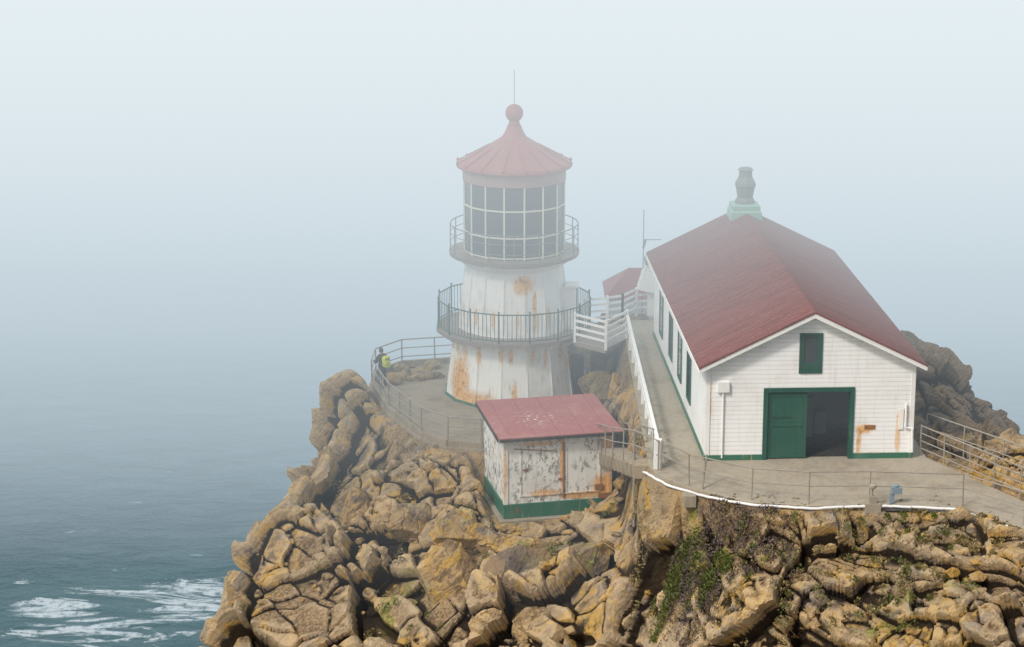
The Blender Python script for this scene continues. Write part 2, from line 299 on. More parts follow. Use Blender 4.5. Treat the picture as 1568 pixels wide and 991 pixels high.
def gz(x,y):
    j=np.clip(np.searchsorted(xs,x),1,nx-1); i=np.clip(np.searchsorted(ys,y),1,ny-1); return P2[idx[i,j],2]
# boulders
def boulder_geo(c,r,seed,sub=4,nz=.06):
    bm=bmesh.new(); bmesh.ops.create_icosphere(bm,subdivisions=sub,radius=1)
    V=np.array([v.co[:] for v in bm.verts]); fs=[tuple(v.index for v in f.verts) for f in bm.faces]; bm.free()
    g=np.random.default_rng(seed); k=10; Np=g.normal(size=(k,3)); Np/=np.linalg.norm(Np,axis=1)[:,None]; Dk=g.uniform(.5,.9,k)
    dt=V@Np.T; t=np.where(dt>.05,Dk/np.maximum(dt,.05),9); t=np.minimum(t.min(1),1.12)
    V=V*t[:,None]; Q=V*np.array(r)+np.array(c)
    if sub>3:
        hh,ee=facets(Q,.9,seed+9,.6); Q=Q+V*((hh*.05-(1-sst(ee,0,.06))*.04)[:,None])
    Q=Q+V*(fbm(Q,.9,seed,4)*nz*1.0+fbm(Q,.22,seed+3,2)*nz*.4)[:,None]*min(r)
    return Q,fs
bl=[(-2.04,85.6,-31.1,1.5,1.1,1.1),(-2.6,84.3,-32.2,1.5,1.1,1.2),(.6,82.8,-32.3,1.7,1.2,1.55),(2.95,83.4,-31.6,1.3,1.0,1.35),(1.5,81,-33.2,1.3,1,1.1),(-4.4,88,-31.4,1.1,.9,1.1),(-.6,85.5,-31.5,.9,.7,.5),(1.5,85.2,-31.5,1.1,.7,.5),(-6.4,90.6,-31.8,1.1,.9,1.3),(-9.6,88.6,-34.2,1.1,.9,1.2),(-7.1,98.6,-29.8,.7,.6,.7),(3.6,97.2,-28.3,.9,.8,.9),(4.45,94.3,-27.7,.55,.9,.8),(19.2,79.6,-26.3,1.2,1,.8)]
for i,bb in enumerate(bl):
    Q,fs=boulder_geo(bb[:3],bb[3:],100+i,6); mb=MB(); mb.add(Q,fs)
    mb.obj('boulder',['rockdark' if i in(2,) else 'rubble'],smooth=False)
mb=MB()
for i in range(300):
    x=random.uniform(-11,18); y=random.uniform(68,99)
    z,w=base(np.array([x]),np.array([y]))
    if w[0]<.45: continue
    s=random.choice([.06,.08,.1,.13,.2])*random.uniform(.8,1.3)
    Q,fs=boulder_geo((x,y,gz(x,y)+s*.1),(s*random.uniform(.9,1.5),s,s*random.uniform(.6,.9)),1000+i,2 if s<.2 else 3,.08); mb.add(Q,fs)
for i in range(26):
    x=random.uniform(-5.6,-3.4); y=random.uniform(101,104); s=random.uniform(.12,.34)
    Q,fs=boulder_geo((x,y,-29.3+s*.3),(s*1.4,s,s),2000+i,3,.08); mb.add(Q,fs)
mb.obj('scattered_rocks',['rubble'])
# plants
lv={'green':MB(),'purple':MB(),'dry':MB()}
def clump(kind,x,y,rad,cnt,size):
    B=lv[kind]
    for _ in range(cnt):
        a=random.uniform(0,6.28); rr=rad*math.sqrt(random.random()); px=x+rr*math.cos(a); py=y+rr*math.sin(a)
        z=gz(px,py)+random.uniform(.0,.2)*(1-rr/rad*.7)
        d=Vector((random.gauss(0,.6),random.gauss(-.5,.6),1)).normalized(); sd=d.cross(Vector((random.gauss(0,1),random.gauss(0,1),.1))).normalized()
        s=size*random.uniform(.6,1.4); p=Vector((px,py,z)); 
        B.add([p-sd*s*.3,p+d*s*.6-sd*s*.45,p+d*s*1.3,p+d*s*.6+sd*s*.45],[(0,1,2,3)])
for i in range(24):
    clump('green',random.gauss(5.8,.35),random.gauss(75.5,.3),random.uniform(.1,.28),170,.065)
for i in range(20):
    clump('green',random.gauss(6.9,.6),random.gauss(74.5,.4),random.uniform(.1,.25),130,.06)
for i in range(120):
    clump('purple',random.uniform(5.0,9.5),random.uniform(72.8,76.2),random.uniform(.15,.33),100,.055)
for i in range(120):
    x=random.uniform(4.4,17); clump('dry',x,random.uniform(71,76) if x>6 else random.uniform(76,84),random.uniform(.12,.3),60,.07)
for i in range(60):
    clump('green',random.uniform(5.,15),random.uniform(69.5,75),random.uniform(.1,.25),80,.055)
for i in range(26):
    clump('green',random.uniform(-5,4),random.uniform(81.5,87),random.uniform(.08,.2),60,.055)
for i in range(60):
    clump('dry',random.uniform(-8,3),random.uniform(82,95),random.uniform(.1,.25),50,.06)
for k,nm in (('green','succulent_ground_cover'),('purple','heath_plants'),('dry','dry_grass')):
    lv[k].obj(nm,['plant_'+k])
# ------------------------------------------------------------ paved surfaces
mb=MB(); mb.slab(YARD,-26.55,-26.13); mb.obj('concrete_yard',['concrete'],bevel=.03)
mb=MB(); mb.slab(LOW,-29.8,-29.3); 
kb=[Vector((x,y,-29.3)) for x,y in ((2.0,91.75),(-1.25,91.3),(-2.68,91.65),(-3.85,92.95),(-5.45,96.7),(-6.38,100.5),(-6.38,102.4),(-5.22,104.05),(-2.1,104.85))]
for a,c in zip(kb[:-1],kb[1:]): mb.beam(a+Vector((0,0,.1)),c+Vector((0,0,.1)),.16,.34)
mb.obj('concrete_walkway',['path'],bevel=.02)
mb=MB(); n_=14
for i in range(n_):
    t=i/(n_-1); x=3.2+(4.55-3.2)*t; y=91.6+(80.2-91.6)*t; z=-29.25+t*3.0
    mb.box(x-.1,x+1.0,y-.45,y+.45,z-.5,z)
mb.obj('concrete_steps',['path'])
# ------------------------------------------------------------ fog signal house
H=empty('fog_signal_house',(7.1,80,-26.13),math.radians(2.6))
Wd=7.65;L=18.;rz=lambda x:5.55-.489*abs(x-Wd/2)
mb=MB(); th=.15; DX0,DX1,DZ=2.09,5.44,2.74; wx0,wx1,wz0,wz1=3.42,4.13,3.37,4.74
mb.prism([(0,0),(DX0,0),(DX0,DZ),(0,DZ)],0,th); mb.prism([(DX1,0),(Wd,0),(Wd,DZ),(DX1,DZ)],0,th)
mb.prism([(0,DZ),(wx0,DZ),(wx0,rz(wx0)),(0,rz(0))],0,th); mb.prism([(wx1,DZ),(Wd,DZ),(Wd,rz(Wd)),(wx1,rz(wx1))],0,th)
mb.prism([(wx0,DZ),(wx1,DZ),(wx1,wz0),(wx0,wz0)],0,th); mb.prism([(wx0,wz1),(wx1,wz1),(wx1,rz(wx1)),(Wd/2,rz(Wd/2)),(wx0,rz(wx0))],0,th)
mb.prism([(0,0),(Wd,0),(Wd,rz(0)),(Wd/2,rz(Wd/2)),(0,rz(0))],L-th,L)
wins=[(4.6,5.6),(7.6,8.6),(10.8,11.8),(14.4,15.4)]; y=th
for a,c in wins+[(L-th,None)]:
    mb.box(0,th,y,a,0,rz(0))
    if c: mb.box(0,th,a,c,0,.85); mb.box(0,th,a,c,2.85,rz(0)); y=c
mb.box(Wd-th,Wd,th,L-th,0,rz(0))
mb.obj('walls',['siding'],H)
mb=MB()
for a,c in wins:
    for (u0,u1,z0,z1) in ((a-.1,a,.75,2.95),(c,c+.1,.75,2.95),(a,c,.75,.86),(a,c,2.85,2.95)): mb.box(-.05,.1,u0,u1,z0,z1)
    mb.box(.05,.09,a,c,.86,2.85,1); mb.box(.02,.07,(a+c)/2-.03,(a+c)/2+.03,.86,2.85); mb.box(.02,.075,a,c,1.83,1.88)
mb.box(wx0-.07,wx0,-.04,.1,wz0-.08,wz1+.06); mb.box(wx1,wx1+.07,-.04,.1,wz0-.08,wz1+.06); mb.box(wx0,wx1,-.05,.1,wz0-.08,wz0); mb.box(wx0,wx1,-.04,.1,wz1,wz1+.06)
mb.box(wx0+.1,wx1-.1,.04,.06,wz0,wz1,1); mb.box(wx0,wx0+.1,.0,.07,wz0,wz1); mb.box(wx1-.1,wx1,.0,.07,wz0,wz1); mb.box(wx0+.1,wx1-.1,.01,.05,wz0,wz0+.3)
mb.box(wx0+.1,wx1-.1,.01,.05,wz1-.1,wz1)
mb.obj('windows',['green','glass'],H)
mb=MB()
mb.box(DX0-.0,DX0+.16,-.05,.2,0,DZ); mb.box(DX1-.16,DX1,-.05,.2,0,DZ); mb.box(DX0+.16,DX1-.16,-.05,.2,DZ-.16,DZ)
a0=DX0+.16; a1=DX0+1.62
mb.box(a0,a1,.06,.12,.05,DZ-.18)
for u in (a0,a1-.12): mb.box(u,u+.12,.03,.06,.05,DZ-.18)
for z in (.05,1.25,DZ-.35): mb.box(a0+.12,a1-.12,.035,.06,z,z+.14)
mb.box(a0+.2,a0+.9,.02,.035,1.6,1.63)
mb.obj('barn_doors',['green'],H)
mb=MB()
mb.box(a1+.35,a1+.7,2.6,3.0,0,1.6); mb.box(a1+.85,a1+1.3,3.0,3.6,0,.9); mb.lathe([(.2,1.65),(.24,1.8),(.18,2.0),(.0,2.1)],12,a1+.5,2.8)
mb.obj('stored_machinery',['ventgrey'],H)
mb=MB(); mb.box(.3,Wd-.3,4.4,4.5,.02,3.3); mb.box(.3,Wd-.3,.25,4.4,.004,.02); mb.box(.3,Wd-.3,.25,4.4,3.3,3.35); mb.box(.2,.3,.25,4.5,.004,3.3);mb.box(Wd-.3,Wd-.2,.25,4.5,.004,3.3)  # near-black lining added to paint the shade behind the open door
mb.obj('doorway_shade_lining',['dark'],H)
mb=MB()
mb.box(-.03,DX0,-.045,0,-.02,.2); mb.box(DX1,Wd+.03,-.045,0,-.02,.2); mb.box(-.045,0,0,L,-.02,.16)
mb.obj('green_plinth',['greenb'],H)
oh=.35; er=Wd/2+oh; zt=lambda x:5.70-.489*abs(x-Wd/2)
mb=MB()
for sg in(-1,1):
    xe=Wd/2+sg*er; mb.prism([(Wd/2,5.70),(xe,zt(xe)),(xe,zt(xe)-.07),(Wd/2,5.63)],-oh-.06,L+oh)
mb.obj('roof',['roof'],H)
mb=MB()
for sg in(-1,1):
    xe=Wd/2+sg*(er-.01)
    mb.prism([(Wd/2,5.625),(xe,zt(xe)-.075),(xe,zt(xe)-.24),(Wd/2,5.45)],-oh-.03,-oh+.04)
    mb.prism([(Wd/2,5.62),(xe,zt(xe)-.08),(xe,zt(xe)-.12),(Wd/2,5.58)],-oh+.04,L+oh-.03)
    mb.box(xe-.03 if sg>0 else xe-.05,xe+.05 if sg>0 else xe+.03,-oh+.04,L+oh-.05,zt(xe)-.24,zt(xe)-.10)
for x in(-.02,Wd-.13): mb.box(x,x+.15,-.03,-.001,.2,3.6)
mb.obj('white_trim',['white'],H)
mb=MB(); mb.box(.38,.82,-.12,-.001,2.62,3.02); mb.tube([(.6,-.06,2.6),(.6,-.06,.1)],.035); mb.tube([(Wd-.3,-.08,2.1),(Wd-.3,-.08,1.2),(Wd-.05,-.12,1.15),(Wd-.02,-.12,.25)],.05)
mb.box(5.85,6.25,-.03,-.001,1.12,1.28,1);mb.box(7.1,7.28,-.05,-.001,1.1,1.9)
mb.obj('utility_box',['white','rust'],H,bevel=.01)
mb=MB(); cy=L-.6; cx=Wd/2
def sq(h,z): return [(cx-h,cy-h,z),(cx+h,cy-h,z),(cx+h,cy+h,z),(cx-h,cy+h,z)]
def sqst(prof,mi):
    vs=[]; 
    for h,z in prof: vs+=sq(h,z)
    fs=[(i*4+k,i*4+(k+1)%4,(i+1)*4+(k+1)%4,(i+1)*4+k) for i in range(len(prof)-1) for k in range(4)]+[(0,1,2,3),tuple((len(prof)-1)*4+k for k in range(4))]
    mb.add(vs,fs,mi)
sqst([(.70,5.2),(.66,5.72),(.60,5.80),(.60,5.98),(.46,6.05)],0)
mb.lathe([(.44,6.0),(.43,6.15),(.38,6.25),(.34,6.3),(.42,6.75),(.46,6.8),(.44,6.95),(.30,7.2),(.28,7.45),(.35,7.5),(.24,7.6),(.0,7.62)],10,cx,cy,1)
mb.obj('roof_ventilator',['patina','ventgrey'],H)
# ------------------------------------------------------------ lighthouse
T=empty('lighthouse',(.1,100,0))
mb=MB()
mb.lathe([(3.14,-29.32),(3.08,-29.0),(2.78,-26.6),(2.74,-26.45),(3.1,-26.40)],16)
mb.lathe([(2.56,-26.2),(2.5,-25.9),(2.26,-23.7),(2.22,-23.35),(2.5,-23.1),(2.72,-22.98)],16)
for k in range(16):
    t=2*math.pi*(k+.5)/16; c,s=math.cos(t),math.sin(t)
    mb.beam((3.10*c,3.10*s,-29.1),(2.76*c,2.76*s,-26.55),.05,.05); mb.beam((2.53*c,2.53*s,-26.0),(2.26*c,2.26*s,-23.6),.045,.045)
    mb.beam((2.7*c,2.7*s,-26.75),(3.4*c,3.4*s,-26.42),.08,.12)
mb.obj('tower_body',['tower'],T)
mb=MB(); mb.lathe([(3.2,-29.33),(3.19,-29.2),(3.1,-29.19)],16); mb.obj('green_base',['greenb'],T)
mb=MB(); mb.lathe([(3.1,-26.40),(3.55,-26.38),(3.57,-26.2),(2.4,-26.19)],16); mb.lathe([(2.7,-22.97),(2.9,-22.9),(2.93,-22.74),(2.2,-22.73)],32)
mb.obj('gallery_decks',['gdeck'],T)
mb=MB(); R=3.47
cor=[(R*math.cos(2*math.pi*(k+.5)/16),R*math.sin(2*math.pi*(k+.5)/16)) for k in range(16)]
for k in range(16):
    a=cor[k]; c=cor[(k+1)%16]
    mb.tube([(*a,-26.2),(*a,-24.82)],.035); mb.lathe([(.0,-24.83),(.06,-24.78),(.0,-24.72)],6,a[0],a[1],0)
    if k==15: continue
    mb.tube([(*a,-24.9),(*c,-24.9)],.032); mb.tube([(*a,-26.08),(*c,-26.08)],.025)
    for j in range(1,7):
        q=j/7; x=a[0]+(c[0]-a[0])*q; y=a[1]+(c[1]-a[1])*q; mb.tube([(x,y,-26.1),(x,y,-24.9)],.014,0,4)
mb.obj('lower_gallery_railing',['rail'],T)
mb=MB(); R=2.86; ring=[(R*math.cos(2*math.pi*k/32),R*math.sin(2*math.pi*k/32)) for k in range(32)]
for z in(-21.5,-21.9,-22.35): mb.tube([(*p,z) for p in ring],.018 if z<-21.6 else .026,0,5,True)
for k in range(0,32,2): mb.tube([(*ring[k],-22.74),(*ring[k],-21.5)],.024,0,5)
mb.obj('upper_gallery_railing',['ventgrey'],T)
mb=MB(); mb.lathe([(2.24,-22.73),(2.24,-19.25)],16); mb.obj('lantern_glass',['glass'],T)
mb=MB()
for k in range(16):
    t=2*math.pi*(k+.5)/16; c,s=math.cos(t),math.sin(t); t2=2*math.pi*(k+1.5)/16
    mb.beam((2.27*c,2.27*s,-22.73),(2.27*c,2.27*s,-19.3),.07,.07)
    for z in(-22.66,-21.75,-20.55): mb.beam((2.27*c,2.27*s,z),(2.27*math.cos(t2),2.27*math.sin(t2),z),.06,.06)
mb.obj('lantern_mullions',['cream'],T)
mb=MB(); mb.lathe([(2.27,-19.5),(2.33,-19.48),(2.33,-18.98),(2.3,-18.95)],16); mb.obj('lantern_frieze',['band'],T)
mb=MB(); mb.lathe([(2.25,-19.02),(2.52,-18.95),(2.60,-18.86),(2.56,-18.74),(1.9,-18.42),(1.1,-17.95),(.55,-17.6),(.42,-17.4),(.36,-17.25),(.3,-17.1)],16)
for k in range(16):
    t=2*math.pi*(k+.5)/16; c,s=math.cos(t),math.sin(t)
    mb.beam((2.58*c,2.58*s,-18.735),(1.1*c,1.1*s,-17.945),.04,.03); mb.lathe([(.05,-18.8),(.07,-18.7),(.0,-18.6)],6,2.57*c,2.57*s)
mb.obj('lantern_roof',['lroof'],T)
mb=MB(); mb.lathe([(.30,-17.15),(.24,-16.98),(.23,-16.9)]+[(.40*math.sin(math.radians(a)),-16.55-.40*math.cos(math.radians(a))) for a in range(30,181,15)],20)
mb.obj('vent_ball',['lroof'],T,smooth=True)
mb=MB(); mb.tube([(0,0,-16.2),(0,0,-14.65)],.016,0,5); mb.obj('lightning_rod',['ventgrey'],T)
mb=MB(); mb.box(2.1,2.75,-.95,-.15,-26.19,-24.25); mb.box(2.25,2.9,-1.05,-.1,-24.25,-24.17); mb.box(2.55,3.12,-1.45,-1.0,-29.3,-27.3,1)
mb.obj('gallery_door_hood',['white','dark'],T)
# ------------------------------------------------------------ bridge
B=empty('gallery_bridge')
mb=MB(); fr=[(2.75,96.9),(4.06,95.6),(5.05,97.4)]; bk=[(5.1,100.0),(3.35,99.3)]
mb.slab(fr+bk,-26.36,-26.16); mb.obj('deck',['gdeck'],B)
mb=MB()
def wrail(pts,posts=True,hs=(.35,.65,.95,1.22),zb=-26.16):
    for a,c in zip(pts[:-1],pts[1:]):
        for h in hs: mb.beam((*a,zb+h),(*c,zb+h),.05,.10)
    for p in pts: mb.box(p[0]-.055,p[0]+.055,p[1]-.055,p[1]+.055,zb-.05,zb+1.32)
wrail(fr); wrail([(3.3,99.5),(4.3,99.9),(5.0,100.3)]); wrail([(5.0,100.3),(5.7,101.5),(6.6,101.8)]); wrail([(6.6,101.8),(7.0,103.5)])
mb.obj('white_rails',['white'],B)
mb=MB(); pts=[(5.3+(5.08-5.3)*t,79.2+(97.4-79.2)*t) for t in np.linspace(0,1,10)]
for a,c in zip(pts[:-1],pts[1:]): mb.beam((*a,-25.15),(*c,-25.15),.13,.13); mb.beam((*a,-25.6),(*c,-25.6),.05,.07)
for p in pts: mb.box(p[0]-.06,p[0]+.06,p[1]-.06,p[1]+.06,-26.2,-25.2)
mb.box(5.15,5.45,79.0,79.3,-26.2,-25.05)
mb.obj('white_handrail',['white'],bevel=.01)
# ------------------------------------------------------------ shed
S=empty('storage_shed',(-.29,87.0,-30.9),math.radians(12.5))
w,dp=4.4,3.8
mb=MB(); mb.prism([(0,.3),(w,.3),(w,3.42),(0,3.42)],0,.12)
mb.box(0,.12,.12,dp,.3,3.45); mb.box(w-.12,w,.12,dp,.3,3.45); mb.box(.12,w-.12,dp-.12,dp,.3,3.6)
mb.obj('walls',['shedw'],S)
mb=MB(); mb.box(-.06,w+.06,-.06,dp+.05,0.02,.62); mb.obj('green_base',['greenb'],S,bevel=.02)
mb=MB(); mb.box(-.25,w+.2,-.28,dp+.2,-.6,.02); mb.obj('foundation',['concrete'],S,bevel=.03)
mb=MB()
for x in(.62,2.32,2.5,3.9): mb.box(x,x+.06,-.035,-.001,.9,3.05)
for x0,x1 in((.68,2.32),(2.56,3.9)):
    for z in(.9,3.0): mb.box(x0,x1,-.035,-.001,z,z+.06)
mb.box(-.03,.12,-.05,-.001,.62,3.4);mb.box(w-.12,w+.03,-.05,-.001,.62,3.4);mb.box(.12,w-.12,-.04,-.001,3.15,3.35)
mb.box(-.04,-.001,.0,.15,.62,3.4);mb.box(-.04,-.001,dp-.15,dp,.62,3.4);mb.box(-.03,-.001,1.7,1.8,.62,3.4);mb.box(-.03,-.001,.15,dp-.15,3.2,3.35)
mb.obj('door_trim',['shedw'],S)
mb=MB(); mb.box(3.72,4.05,-.07,-.03,1.0,1.22); mb.box(3.85,4.4,-.10,-.06,.62,.84);mb.tube([(2.42,-.05,.75),(2.42,-.05,3.1)],.035);mb.box(.45,.52,-.07,-.06,.2,.5)
mb.box(.75,.95,-.05,-.001,2.0,2.06);mb.box(2.2,2.35,-.06,-.036,1.5,1.6);mb.tube([(.35,-.04,2.95),(2.1,-.04,2.75)],.02)
mb.obj('rusted_hardware',['rust'],S)
def rz2(y): return 3.46+.075*y
mb=MB(); mb.add([(-.3,-.35,rz2(-.35)),(w+.42,-.35,rz2(-.35)),(w+.3,dp+.25,rz2(dp)),(-.35,dp+.25,rz2(dp)),(-.3,-.35,rz2(-.35)+.07),(w+.42,-.35,rz2(-.35)+.07),(w+.3,dp+.25,rz2(dp)+.07),(-.35,dp+.25,rz2(dp)+.07)],[(0,3,2,1),(4,5,6,7),(0,1,5,4),(1,2,6,5),(2,3,7,6),(3,0,4,7)])
for x in np.arange(.2,w+.2,1.0): mb.beam((x,-.33,rz2(-.35)+.075),(x,dp+.2,rz2(dp)+.075),.02,.02)
mb.obj('roof',['shedroof'],S)
mb=MB(); mb.beam((-.28,-.36,rz2(-.35)-.03),(w+.38,-.36,rz2(-.35)-.03),.04,.12); mb.beam((-.33,-.3,rz2(-.35)-.03),(-.36,dp+.2,rz2(dp)-.03),.04,.12)
mb.obj('fascia',['dark'],S)
# ------------------------------------------------------------ fences
def fence(name,pts,h,rails,mat='galv',sp=1.6,r=.028):
    mb=MB(); P3=[Vector(p) for p in pts]; out=[]
    for a,c in zip(P3[:-1],P3[1:]):
        k=max(1,round((c-a).length/sp)); out+=[a.lerp(c,i/k) for i in range(k)]
    out.append(P3[-1])
    for p in out: mb.tube([p+Vector((0,0,-.25)),p+Vector((random.uniform(-.03,.03),0,h+.02))],r)
    for q in rails: mb.tube([p+Vector((0,0,q*h)) for p in out],r*.8 if q<1 else r)
    return mb.obj(name,[mat])
fence('metal_railing',[(.6,91.5,-29.3),(-1.25,91.25,-29.3),(-2.7,91.65,-29.3),(-3.85,92.95,-29.3),(-5.45,96.7,-29.3),(-6.4,100.5,-29.3),(-6.35,102.4,-29.3),(-5.2,104.05,-29.3),(-2.1,104.8,-29.3),(-.5,104.4,-29.3)],1.3,(.36,.68,1),r=.032)
yf=[(5.4,78.8,-26.13),(6.3,77.15,-26.13),(8.35,75.6,-26.13),(10.3,75.2,-26.13),(12.4,75.25,-26.13),(15.6,74.95,-26.13),(17.3,73,-26.13),(19.1,71.5,-26.13),(25.5,67,-26.13)]
fence('yard_railing',yf,1.15,(.55,1),sp=2.4,r=.024)
fence('ramp_railing',[(15.1,80.6,-26.13),(17.75,75.75,-26.13),(24,71.6,-26.13)],1.15,(.25,.5,.75,1),sp=1.5)
fence('ramp_railing',[(15.6,82.2,-26.1),(18.9,77.3,-26.1),(25,73.4,-26.1)],1.1,(.5,1),sp=1.8)
fence('stair_railing',[(3.1,91.4,-29.2),(3.9,84.6,-27.4),(4.5,80.4,-26.2),(5.3,78.9,-26.13)],1.1,(.5,1),sp=1.9)
fence('stair_railing',[(4.3,91.2,-29.2),(5.0,84.6,-27.3),(5.2,80.4,-26.15)],1.1,(1,),sp=2.2)
mb=MB(); mb.tube([(4.55,80.6,-28.9),(4.5,80.5,-25.1)],.05); mb.tube([(6.9,77.2,-25.0),(6.6,76.4,-26.9)],.04); mb.obj('support_pole',['galv'])
def wob(pts,n=8):
    out=[]
    P3=[Vector(p) for p in pts]
    for a,c in zip(P3[:-1],P3[1:]):
        for i in range(n): out.append(a.lerp(c,i/n)+Vector((0,random.uniform(-.02,.02),random.uniform(-.015,.015))))
    out.append(P3[-1]); return out
mb=MB(); mb.tube(wob([(4.8,79.5,-26.4),(5.6,77.6,-26.3),(6.9,76.2,-26.25),(8.3,75.25,-26.2),(10.3,74.85,-26.2),(12.3,74.88,-26.12),(13.2,74.85,-26.12),(15.3,74.55,-26.1),(15.9,74.0,-26.2),(17.1,72.5,-26.15),(19,71.0,-26.1),(25,66.8,-26.1)]),.05,0,8)
mb.obj('drain_pipe',['pipew'],smooth=True)
mb=MB(); mb.tube(wob([(12.9,74.78,-26.22),(15.3,74.45,-26.22),(15.8,73.9,-26.3),(17.0,72.4,-26.27),(19,70.9,-26.22),(25,66.7,-26.2)]),.06,0,8); mb.obj('black_hose',['black'],smooth=True)
mb=MB(); mb.box(12.2,12.75,74.75,75.1,-26.35,-26.0); mb.box(12.35,12.6,74.8,75.0,-26.0,-25.75); mb.tube([(12.45,74.9,-25.75),(12.45,74.9,-25.5)],.03); mb.lathe([(.05,-25.5),(.13,-25.45),(.13,-25.35),(0,-25.3)],10,12.45,74.9)
mb.obj('valve_box',['concrete'],bevel=.01)
mb=MB(); mb.box(13.15,13.5,75.05,75.3,-25.75,-25.5); mb.box(13.1,13.25,75.1,75.25,-26.1,-25.7); mb.lathe([(.1,-25.5),(.12,-25.45),(0,-25.4)],8,13.3,75.15); mb.obj('floodlight',['blue_box'],bevel=.02)
mb=MB(); mb.box(6.05,6.5,76.35,76.75,-26.7,-26.25); mb.obj('concrete_block',['concrete'],bevel=.03)
# ------------------------------------------------------------ structures behind
U=empty('equipment_shelter',(0,0,0))
mb=MB(); mb.box(4.55,7.2,104.0,107,-28,-25.9); mb.obj('walls',['white'],U)
mb=MB(); mb.add([(4.35,103.8,-25.95),(7.4,103.8,-25.95),(7.4,107.2,-25.95),(4.35,107.2,-25.95),(5.5,105,-24.75),(6.7,105,-24.75)],[(0,1,5,4),(1,2,5),(2,3,4,5),(3,0,4),(0,3,2,1)]); mb.obj('hip_roof',['lroof'],U)
mb=MB(); mb.prism([(5.75,-24.9),(6.75,-25.1),(6.8,-23.75),(6.1,-23.7)],101.2,102.2); mb.prism([(6.05,-23.69),(6.85,-23.74),(6.85,-23.6),(6.1,-23.5)],101.1,102.3,1);mb.box(6.2,6.6,101.5,101.9,-26.2,-25.0)
mb.obj('ventilation_hood',['white','ventgrey'])
mb=MB(); mb.tube([(6.0,101.9,-26.1),(6.0,101.9,-21.3)],.02); mb.tube([(6.0,101.9,-22.7),(6.8,101.9,-22.7)],.02); mb.tube([(6.0,101.9,-23.1),(6.1,101.9,-22.7)],.05); mb.obj('antenna_mast',['ventgrey'])
